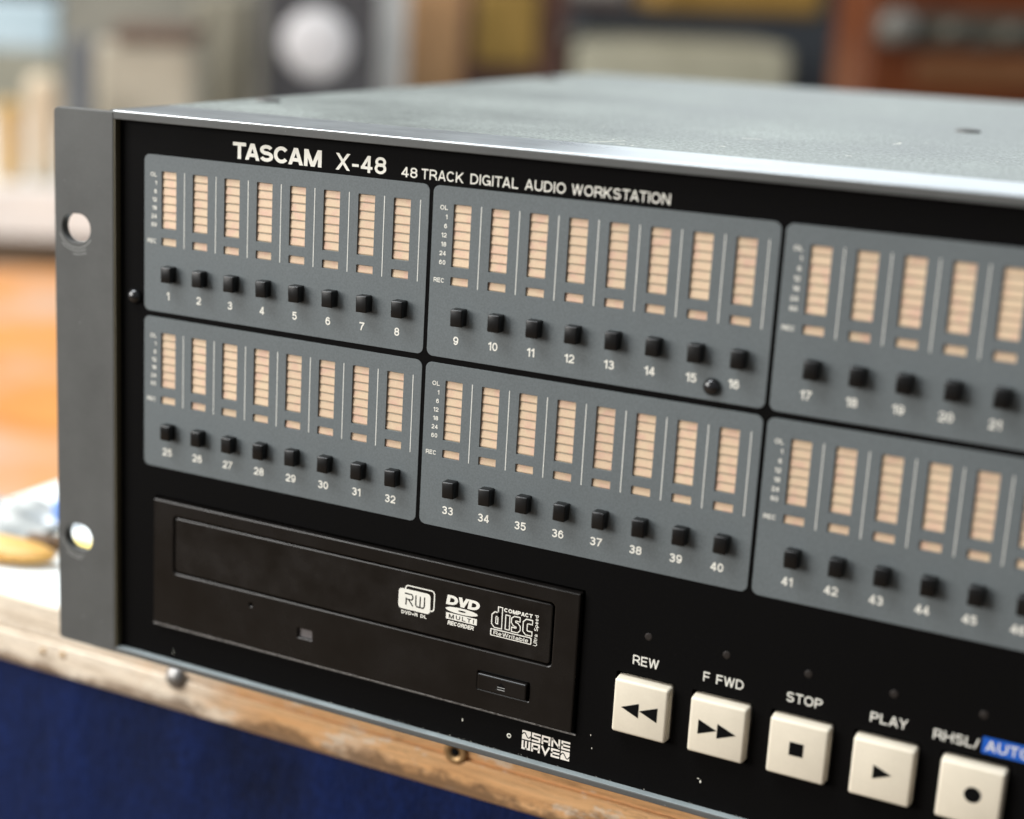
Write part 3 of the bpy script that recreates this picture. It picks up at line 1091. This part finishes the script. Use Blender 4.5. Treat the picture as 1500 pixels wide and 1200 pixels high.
def plate_mesh():
    loops = [rrect(0, PW, -PH, 0, 2.0, 8)]
    for k in range(8):
        cx = WX + k * PITCH
        loops.append(rrect(cx - HW, cx + HW, -wz0, -wz1, 0.18, 2))
        loops.append(rrect(cx - HW, cx + HW, -rz0, -rz1, 0.18, 2))
    v, f = curve_plate(loops, PY, PY + 0.7, 0.06)
    m = MB()
    m.add(v, f)
    # backing behind the openings
    m2 = MB()
    m2.box(3, PW - 3, PY + 0.64, PY + 1.15, -PH + 6, -1.5)
    return m, m2


m1, m2 = plate_mesh()
plate_me = m1.mesh('meter_plate', (0, PY, 0))
back_me = m2.mesh('meter_backing', (0, PY, 0))


def bars_mesh(n, top, bot, name):
    """n louvre-like bars filling a window from top to bot (relative to the window centre)"""
    m = MB()
    p = (top - bot) / n
    for i in range(n):
        za = top - i * p - (0.15 if n > 1 else 0.05)
        zb = top - (i + 1) * p + (0.18 if n > 1 else 0.05)
        x0, x1 = -HW - 0.15, HW + 0.15
        yt, yb, yk = 0.62, 0.40, 1.5
        vs = [(x0, yt, za), (x1, yt, za), (x1, yb, zb + 0.25), (x0, yb, zb + 0.25), (x0, yb + 0.1, zb), (x1, yb + 0.1, zb),
              (x0, yk, za), (x1, yk, za), (x1, yk, zb), (x0, yk, zb)]
        fs = [(0, 3, 2, 1), (3, 4, 5, 2), (0, 1, 7, 6), (4, 9, 8, 5), (0, 6, 9, 4, 3), (1, 2, 5, 8, 7)]
        m.add(vs, fs)
    return m.mesh(name, (0, 0, 0), True)


hm = (wz0 - wz1) / 2
meter_me = bars_mesh(7, hm, -hm, 'level_meter')
meter_me.materials.append(M['bar'])
hr = (rz0 - rz1) / 2
rec_me = bars_mesh(1, hr, -hr, 'record_light')
rec_me.materials.append(M['bar'])
mb = MB()
mb.box(-1.85, 1.85, -3.1, 0.4, -2.65, 2.25, 0.38, 3, True)
bm_ = mb.mesh('track_button', (0, 0, 0))
bm_.materials.append(M['knob'])
BZ = PZ0 - 129.25
NZ = PZ0 - 120.85
BX = 1.1

first = None
num = 1
for r, pz in enumerate(ROWZ):
    for c, px in enumerate(COLX):
        pl = link('meter_plate', plate_me, M['grey'], rec, (px, PY, pz))
        link('meter_backing', back_me, M['pocket'], pl, (px, PY, pz))
        pm = MB()
        lm = MB()
        for k in range(8):
            cx = px + WX + k * PITCH
            if first is None:
                lv = link('level_meter', meter_me, None, pl, (cx, PY, pz - (wz0 + wz1) / 2))
                rl = link('record_light', rec_me, None, pl, (cx, PY, pz - (rz0 + rz1) / 2))
                bt = link('track_button', bm_, None, pl, (cx + BX, PY, pz - BZ))
                first = (lv, rl, bt)
            else:
                lv, rl, bt = first
                copy_obj(lv, (cx, PY, pz - (wz0 + wz1) / 2), pl)
                copy_obj(rl, (cx, PY, pz - (rz0 + rz1) / 2), pl)
                tb_ = copy_obj(bt, (cx + BX, PY, pz - BZ), pl)
                tb_.rotation_euler = (random.uniform(-0.02, 0.02), random.uniform(-0.025, 0.025), random.uniform(-0.02, 0.02))
            lm.flat(rrect(cx + 5.72, cx + 5.98, pz - PZ0 + 137.3, pz - PZ0 + 160.28, 0), PY - 0.05)
            text(pm, str(num), pz - NZ, 2.38, PY - 0.05, xc=cx - 0.1, wt=0.172, gap=0.12, cond=0.98)
            num += 1
        for i, s_ in enumerate(('OL', '1', '6', '12', '18', '24', '60')):
            text(pm, s_, pz - PZ0 + 158.32 - i * 2.545, 1.28, PY - 0.05, x1=px + WX - 4.55, wt=0.17)
        text(pm, 'REC', pz - PZ0 + 137.95, 1.28, PY - 0.05, px + 1.25, px + WX - 4.75, wt=0.17)
        pm.build('printed_lettering', M['white_ink'], pl, (px + PW / 2, PY, pz - PH / 2))
        lm.build('divider_lines', M['line_ink'], pl, (px + PW / 2, PY, pz - PH / 2))

# ---- transport buttons
SYM = ['rew', 'fwd', 'stop', 'play', 'rec']
KY = -0.75
kb = MB()
bm = bmesh.new()
bmesh.ops.create_cube(bm, size=1)
for v in bm.verts:
    front = v.co.y < 0
    hx = 7.85 if front else 8.15
    v.co = ((1 if v.co.x > 0 else -1) * hx, KY if front else 4.4, (1 if v.co.z > 0 else -1) * hx)
bmesh.ops.bevel(bm, geom=list(bm.edges), offset=0.75, segments=4, profile=0.5, affect='EDGES')
bmesh.ops.recalc_face_normals(bm, faces=bm.faces)
kb.add_bm(bm, True)
key_me = kb.mesh('key_cap', (0, 0, 0))
key_me.materials.append(M['cream'])
for cx, sy in zip(TB, SYM):
    kc = link('transport_button', key_me, None, rec, (cx, 0, 27.2))
    mb = MB()
    y = KY - 0.05
    if sy == 'rew':
        mb.flat([(cx - 5.45, 27.1), (cx - 0.25, 24.95), (cx - 0.25, 29.25)], y)
        mb.flat([(cx - 0.15, 27.1), (cx + 5.2, 24.95), (cx + 5.2, 29.3)], y)
    elif sy == 'fwd':
        mb.flat([(cx - 5.2, 29.25), (cx - 5.2, 24.95), (cx + 0.1, 27.1)], y)
        mb.flat([(cx + 0.2, 29.25), (cx + 0.2, 24.95), (cx + 5.5, 27.1)], y)
    elif sy == 'stop':
        mb.flat([(cx - 2.1, 25.7), (cx + 1.7, 25.7), (cx + 1.7, 29.45), (cx - 2.1, 29.45)], y)
    elif sy == 'play':
        mb.flat([(cx - 2.1, 28.95), (cx - 2.1, 25.05), (cx + 2.75, 27.0)], y)
    else:
        mb.flat(ellipse(cx + 0.75, 27.5, 2.1, 2.1), y)
    mb.build('key_symbol', M['black_ink'], kc, (cx, y, 27.2))

# ---- optical drive
DY = 0.5
TX0, TX1, TZ0, TZ1 = 46.4, 178.9, 33.1, 52.1
dv = MB()
lps = [rrect(DX0, DX1, DZ0, DZ1, 0.35, 3), rrect(TX0, TX1, TZ0, TZ1, 1.3, 6),
       rrect(93.9, 98.9, 22.4, 25.2, 0.2, 2), ellipse(76.3, 29.0, 0.55, 0.55, 12),
       rrect(156.1, 172.6, 20.9, 26.4, 0.25, 2)]
v, f = curve_plate(lps, DY, DY + 5.0, 0.45)
dv.add(v, f)
drive = dv.build('optical_drive', M['drive'], rec, (112, DY, 36))
mb = MB()
mb.box(DX0 + 2, DX1 - 2, DY + 3.4, DY + 4.2, DZ0 + 2, DZ1 - 2)
mb.build('drive_body', M['hole'], drive, (112, 4, 36))
# scuffed rim of the cutout
mb = MB()
v, f = curve_plate([rrect(DX0 - 1.0, DX1 + 0.9, DZ0 - 1.0, DZ0 - 0.42, 0.2, 2)], BY - 0.32, BY + 0.5, 0.12)
mb.add(v, f)
mb.build('cutout_rim', M['rim'], drive, (112, BY, DZ0))
tr = MB()
v, f = curve_plate([rrect(TX0 + 0.55, TX1 - 0.55, TZ0 + 0.55, TZ1 - 0.45, 1.0, 6)], DY + 0.1, DY + 3.0, 0.40)
tr.add(v, f)
tray = tr.build('tray_door', M['tray'], drive, (112, DY, 42.5))
mb = MB()
mb.box(156.5, 172.2, DY - 1.15, DY + 2.5, 21.3, 26.2, 0.45, 3)
ej = mb.build('eject_button', M['drive'], drive, (164.3, DY, 23.7))
mb = MB()
ey = DY - 1.15 - 0.04
mb.flat([(163.1, 23.7), (165.5, 23.7), (164.3, 24.9)], ey)
mb.flat([(163.1, 22.95), (165.5, 22.95), (165.5, 23.25), (163.1, 23.25)], ey)
mb.build('eject_symbol', M['black_ink'], ej, (164.3, ey, 23.7))
mb = MB()
mb.flat([(163.1, 23.3), (165.5, 23.3), (165.5, 23.55), (163.1, 23.55)], ey)
mb.flat([(163.1, 22.55), (165.5, 22.55), (165.5, 22.85), (163.1, 22.85)], ey)
mb.build('eject_line', M['scuff'], ej, (164.3, ey, 23.7))
mb = MB()
mb.box(93.6, 99.2, DY + 0.9, DY + 3.0, 22.1, 25.5, 0.1)
mb.build('activity_light', M['ledlens'], drive, (96.4, DY, 23.8))

LY = DY + 0.1 - 0.05          # printing on the tray door
# writable disc emblem: two offset cards
mb = MB()
pts = rrect(131.0, 140.7, 41.0, 47.3, 1.0, 5)
mb.ribbon(pts + [pts[0]], 0.38, LY)
mb.flat(rrect(128.75, 139.45, 39.85, 46.15, 1.1, 6), LY - 0.02)
text(mb, 'DVD+R DL', 38.3, 1.05, LY, 129.9, 138.4, wt=0.22)
lg = mb.build('writable_disc_emblem', M['white_ink'], tray, (134.5, LY, 43))
mb = MB()
y = LY - 0.05
mb.ribbon([(130.9, 44.75), (133.2, 44.75), (133.55, 44.3), (133.55, 43.5), (133.2, 43.05), (131.7, 43.05)], 0.40, y, 0.1)
mb.ribbon([(131.35, 43.4), (131.35, 41.3)], 0.40, y, 0.1)
mb.ribbon([(132.2, 43.0), (133.6, 41.3)], 0.40, y, 0.1)
mb.ribbon([(134.6, 44.75), (134.6, 41.9), (135.1, 41.35), (137.1, 41.35), (137.5, 41.9), (137.5, 44.75)], 0.40, y, 0.1)
mb.ribbon([(136.05, 44.75), (136.05, 41.4)], 0.40, y, 0.0)
mb.build('emblem_letters', M['black_ink'], lg, (134.5, y, 43))
# multi recorder emblem
mb = MB()
text(mb, 'DVD', 44.45, 2.95, LY, 144.55, 155.3, wt=0.27, gap=0.03, shear=0.16)
mb.flat(ellipse(149.8, 43.15, 5.25, 0.93, 40), LY)
mb.flat(rrect(144.75, 154.85, 40.0, 41.95, 0, 1), LY)
text(mb, 'RECORDER', 38.25, 1.3, LY, 145.35, 153.9, wt=0.24, gap=0.09, shear=0.15)
lg = mb.build('multi_recorder_emblem', M['white_ink'], tray, (149.8, LY, 43))
mb = MB()
text(mb, 'MULTI', 40.35, 1.25, LY - 0.04, 145.7, 153.9, wt=0.18, gap=0.4)
mb.flat(ellipse(149.9, 43.2, 1.25, 0.25, 24), LY - 0.04)
mb.build('emblem_letters', M['black_ink'], lg, (149.8, LY, 41))
# compact disc emblem: outlined letters
strokes = [
    [(162.15, 46.9), (162.15, 41.45), (160.75, 41.45), (160.2, 42.0), (160.2, 44.35), (160.75, 44.9), (162.0, 44.9)],
    [(164.6, 45.0), (164.6, 41.4)],
    [(168.1, 44.9), (166.9, 44.9), (166.45, 44.5), (166.45, 43.7), (166.8, 43.25), (167.6, 43.05), (168.0, 42.6), (168.0, 41.9), (167.6, 41.45), (166.3, 41.45)],
    [(172.0, 44.9), (170.7, 44.9), (170.15, 44.35), (170.15, 42.0), (170.7, 41.45), (172.0, 41.45)]]
mb = MB()
mk = MB()
for s_ in strokes:
    mb.ribbon(s_, 1.62, LY, 0.52)
    mk.ribbon(s_, 0.95, LY - 0.04, 0.22)
text(mb, 'COMPACT', 46.15, 1.22, LY, 163.3, 172.3, wt=0.25, gap=0.08)
mb.flat(rrect(159.3, 172.4, 38.15, 40.35, 0.35, 4), LY)
mk.flat(rrect(159.65, 172.05, 38.45, 40.05, 0.2, 3), LY - 0.03)
text(mb, 'ReWritable', 38.62, 1.2, LY - 0.06, 160.4, 171.4, wt=0.15)
text_up(mb, 'Ultra Speed', 174.15, 38.1, 47.4, 1.15, LY, 0.16)
lg = mb.build('compact_disc_emblem', M['white_ink'], tray, (167, LY, 43))
mk.build('emblem_outline_fill', M['tray'], lg, (167, LY, 43))

# ------------------------------------------------------------------ blurred things behind, on a white table
TZ = 28.0


def on_table(name, s0, s1, d0, d1, z1, mat, label, cat, z0=TZ, bev=6.0, group=None):
    m = MB()
    sx, sd = (s0 + s1) / 2, (d0 + d1) / 2
    m.box(-(s1 - s0) / 2, (s1 - s0) / 2, -(d1 - d0) / 2, (d1 - d0) / 2, 0, z1 - z0, bev, 3)
    o = m.build(name, mat, None)
    turn(o).location = plan(sx, sd, z0) * S
    o.scale = (BK, BK, BK)
    o['label'] = label
    o['category'] = cat
    if group:
        o['group'] = group
    return o


def sub(o, name, shape, mat):
    """a part of a turned thing; shape is an MB in the thing's own axes"""
    me = shape.mesh(name)
    me.materials.append(mat)
    p = bpy.data.objects.new(name, me)
    COL.objects.link(p)
    p.parent = o
    WORLD[p] = Vector((0, 0, 0))
    return p


tb = empty('side_table', (0, 0, 0), label='long white side table behind the recorder, carrying the blurred gear', category='table')
turn(tb).location = room(500, 3920, -780) * S
TTOP = EYE + (TZ - EYE) * BK + 780          # table height above the floor
mb = MB()
mb.box(-2300, 2700, -940, 940, TTOP - 92, TTOP, 5, 2)
sub(tb, 'table_top', mb, spotted('white_table_paint', (0.66, 0.67, 0.66), (0.76, 0.76, 0.74), 0.004, 0.5))
for lx in (-2200, 2600):
    for ly in (-860, 860):
        mb = MB()
        mb.box(lx - 40, lx + 40, ly - 40, ly + 40, 0, TTOP - 92)
        sub(tb, 'table_leg', mb, M['whitetop'])

ct = empty('low_table', (0, 0, 0), label='low orange varnished wooden table beyond the left end of the white bench', category='table')
turn(ct).location = room(-700, 2240, -780) * S
mb = MB()
mb.box(-1000, 1000, -720, 690, 440, 480, 4, 2)
sub(ct, 'table_top', mb, M['floor'])
for lx in (-930, 930):
    for ly in (-650, 620):
        mb = MB()
        mb.box(lx - 35, lx + 35, ly - 35, ly + 35, 0, 440)
        sub(ct, 'table_leg', mb, M['floor'])

on_table('storage_box', -620, -429, 2200, 2330, 107, spotted('grey_olive_card', (0.20, 0.195, 0.155), (0.27, 0.26, 0.21), 0.01, 0.7),
         'grey olive storage box at the far left under the pale blue box', 'box')
o = on_table('storage_box', -620, -431, 2200, 2330, 168, spotted('pale_blue_card', (0.36, 0.47, 0.54), (0.46, 0.56, 0.62), 0.01, 0.6),
             'pale blue box stacked on the grey olive box at far left', 'box', 107)
on_table('canister', -327, -297, 1510, 1540, 123, spotted('cream_ceramic', (0.52, 0.45, 0.33), (0.62, 0.55, 0.42), 0.02, 0.5),
         'tall cream canister left of the recorder ear', 'canister', bev=13)
on_table('tin', -350, -330, 1505, 1525, 99, spotted('ochre_tin', (0.48, 0.30, 0.08), (0.60, 0.40, 0.13), 0.03, 0.5),
         'ochre yellow tin at the left edge of the side table', 'tin', bev=8)
on_table('narrow_post', -321, -299, 1690, 1712, 146, spotted('blue_grey_plastic', (0.075, 0.085, 0.105), (0.11, 0.12, 0.14), 0.02, 0.5),
         'narrow dark blue grey post left of the cream box', 'post', bev=4)
o = on_table('cream_box', -281, -187, 1600, 1700, 150, spotted('warm_cream_case', (0.31, 0.285, 0.225), (0.40, 0.37, 0.30), 0.012, 0.5),
             'cream box with a brown lid band behind the recorder corner', 'box', bev=10)
mb = MB()
mb.box(-30, 47, -56, 40, 122.2, 136, 4)
sub(o, 'brown_lid', mb, spotted('brown_leatherette', (0.085, 0.055, 0.04), (0.13, 0.088, 0.065), 0.02, 0.6))
on_table('carton', -388, -150, 2000, 2150, 215, spotted('tan_grey_card', (0.17, 0.165, 0.14), (0.23, 0.22, 0.185), 0.006, 0.7),
         'large tan grey carton behind the cream box', 'carton', bev=3)
on_table('upright_case', -215, -160, 1810, 1900, 190, spotted('tan_case', (0.20, 0.185, 0.14), (0.26, 0.24, 0.185), 0.012, 0.6),
         'tall tan case standing between cream box and dark speaker', 'case', bev=8)
o = on_table('speaker', -134, -24, 1700, 1860, 205, spotted('charcoal_vinyl', (0.030, 0.030, 0.034), (0.055, 0.055, 0.060), 0.02, 0.6),
             'charcoal speaker with a white round cone', 'speaker', bev=4)
mb = MB()
mb.revolve_y(50 - 55 + 2, 122, [(34, 4 - 80), (33, -4 - 80), (24, -9 - 80), (12, -12 - 80), (1, -13 - 80)], 40)
sub(o, 'white_cone', mb, spotted('white_cone_paper', (0.50, 0.50, 0.52), (0.58, 0.58, 0.59), 0.02, 0.5))
on_table('pale_case', -45, 30, 2200, 2300, 240, spotted('pale_grey_panel', (0.42, 0.44, 0.45), (0.52, 0.53, 0.53), 0.01, 0.5),
         'pale grey case beside the speaker, left of the wooden post', 'case', bev=5)
on_table('wooden_post', 6, 68, 1900, 1980, 260, spotted('honey_wood', (0.34, 0.19, 0.085), (0.42, 0.25, 0.12), 0.012, 0.5),
         'upright honey coloured wooden block right of the speaker', 'wooden block', bev=3)
o = on_table('maroon_case', 66, 178, 1900, 2000, 215, spotted('dark_maroon_case', (0.040, 0.016, 0.012), (0.085, 0.035, 0.022), 0.02, 0.5),
             'dark maroon case with an amber square panel', 'case', bev=4)
mb = MB()
mb.box(-42, 26, -56, -40, 100, 180, 5)
sub(o, 'amber_panel', mb, spotted('amber_grille_cloth', (0.20, 0.125, 0.02), (0.27, 0.165, 0.035), 0.02, 0.6))
o = on_table('keyboard_case', 188, 428, 1900, 2090, 158, spotted('putty_enamel', (0.30, 0.29, 0.215), (0.38, 0.365, 0.28), 0.008, 0.45),
             'long putty coloured case standing behind the recorder lid', 'case', bev=12)
on_table('amber_case', 300, 508, 2112, 2300, 330, spotted('amber_tolex', (0.28, 0.16, 0.032), (0.36, 0.215, 0.055), 0.012, 0.5),
         'ochre case high behind the putty coloured case', 'case', 186.3, bev=14)
on_table('slate_case', 214, 640, 2102, 2330, 186, spotted('slate_vinyl', (0.028, 0.034, 0.042), (0.04, 0.046, 0.055), 0.01, 0.6),
         'wide dark slate case carrying the ochre case', 'case', bev=3)
on_table('grey_box', 205, 300, 2350, 2450, 260, spotted('light_grey_card', (0.30, 0.29, 0.28), (0.38, 0.37, 0.35), 0.01, 0.6),
         'light grey box at the back, left of the ochre case', 'box', 199.3)
on_table('brown_box', 200, 306, 2345, 2455, 199, spotted('maroon_card', (0.050, 0.028, 0.022), (0.08, 0.045, 0.034), 0.01, 0.6),
         'dark brown box under the light grey box', 'box')
# vintage amplifier in a rust orange cabinet
o = on_table('amplifier', 402, 760, 1500, 1632, 330, spotted('rust_orange_wood', (0.088, 0.020, 0.004), (0.125, 0.033, 0.007), 0.01, 0.4),
             'rust orange wooden amplifier cabinet with a grey control strip', 'amplifier', bev=4)
hx = (760 - 402) / 2
mb = MB()
mb.box(-hx + 3, hx - 15, -70, -56, 149, 177, 2)
ps = sub(o, 'control_strip', mb, spotted('dark_olive_metal', (0.05, 0.048, 0.036), (0.075, 0.072, 0.058), 0.02, 0.4))
mb = MB()
mb.revolve_y(-hx + 20, 164, [(15, -66), (15, -80), (13, -84), (1, -85)], 32)
kn = sub(ps, 'dial_knob', mb, spotted('grey_knob', (0.12, 0.12, 0.105), (0.16, 0.155, 0.14), 0.03, 0.4))
for kx in (0, 50, 100, 150):
    mb = MB()
    mb.revolve_y(-hx + 66 + kx, 162, [(9, -66), (9, -78), (7, -82), (1, -83)], 24)
    sub(ps, 'dial_knob', mb, spotted('pale_knob', (0.075, 0.072, 0.055), (0.10, 0.095, 0.075), 0.03, 0.4))
mb = MB()
mb.box(-hx + 40, hx - 6, -70, -58, 118, 140, 3)
sub(o, 'wooden_rail', mb, spotted('light_rust_wood', (0.13, 0.052, 0.017), (0.17, 0.075, 0.028), 0.02, 0.5))
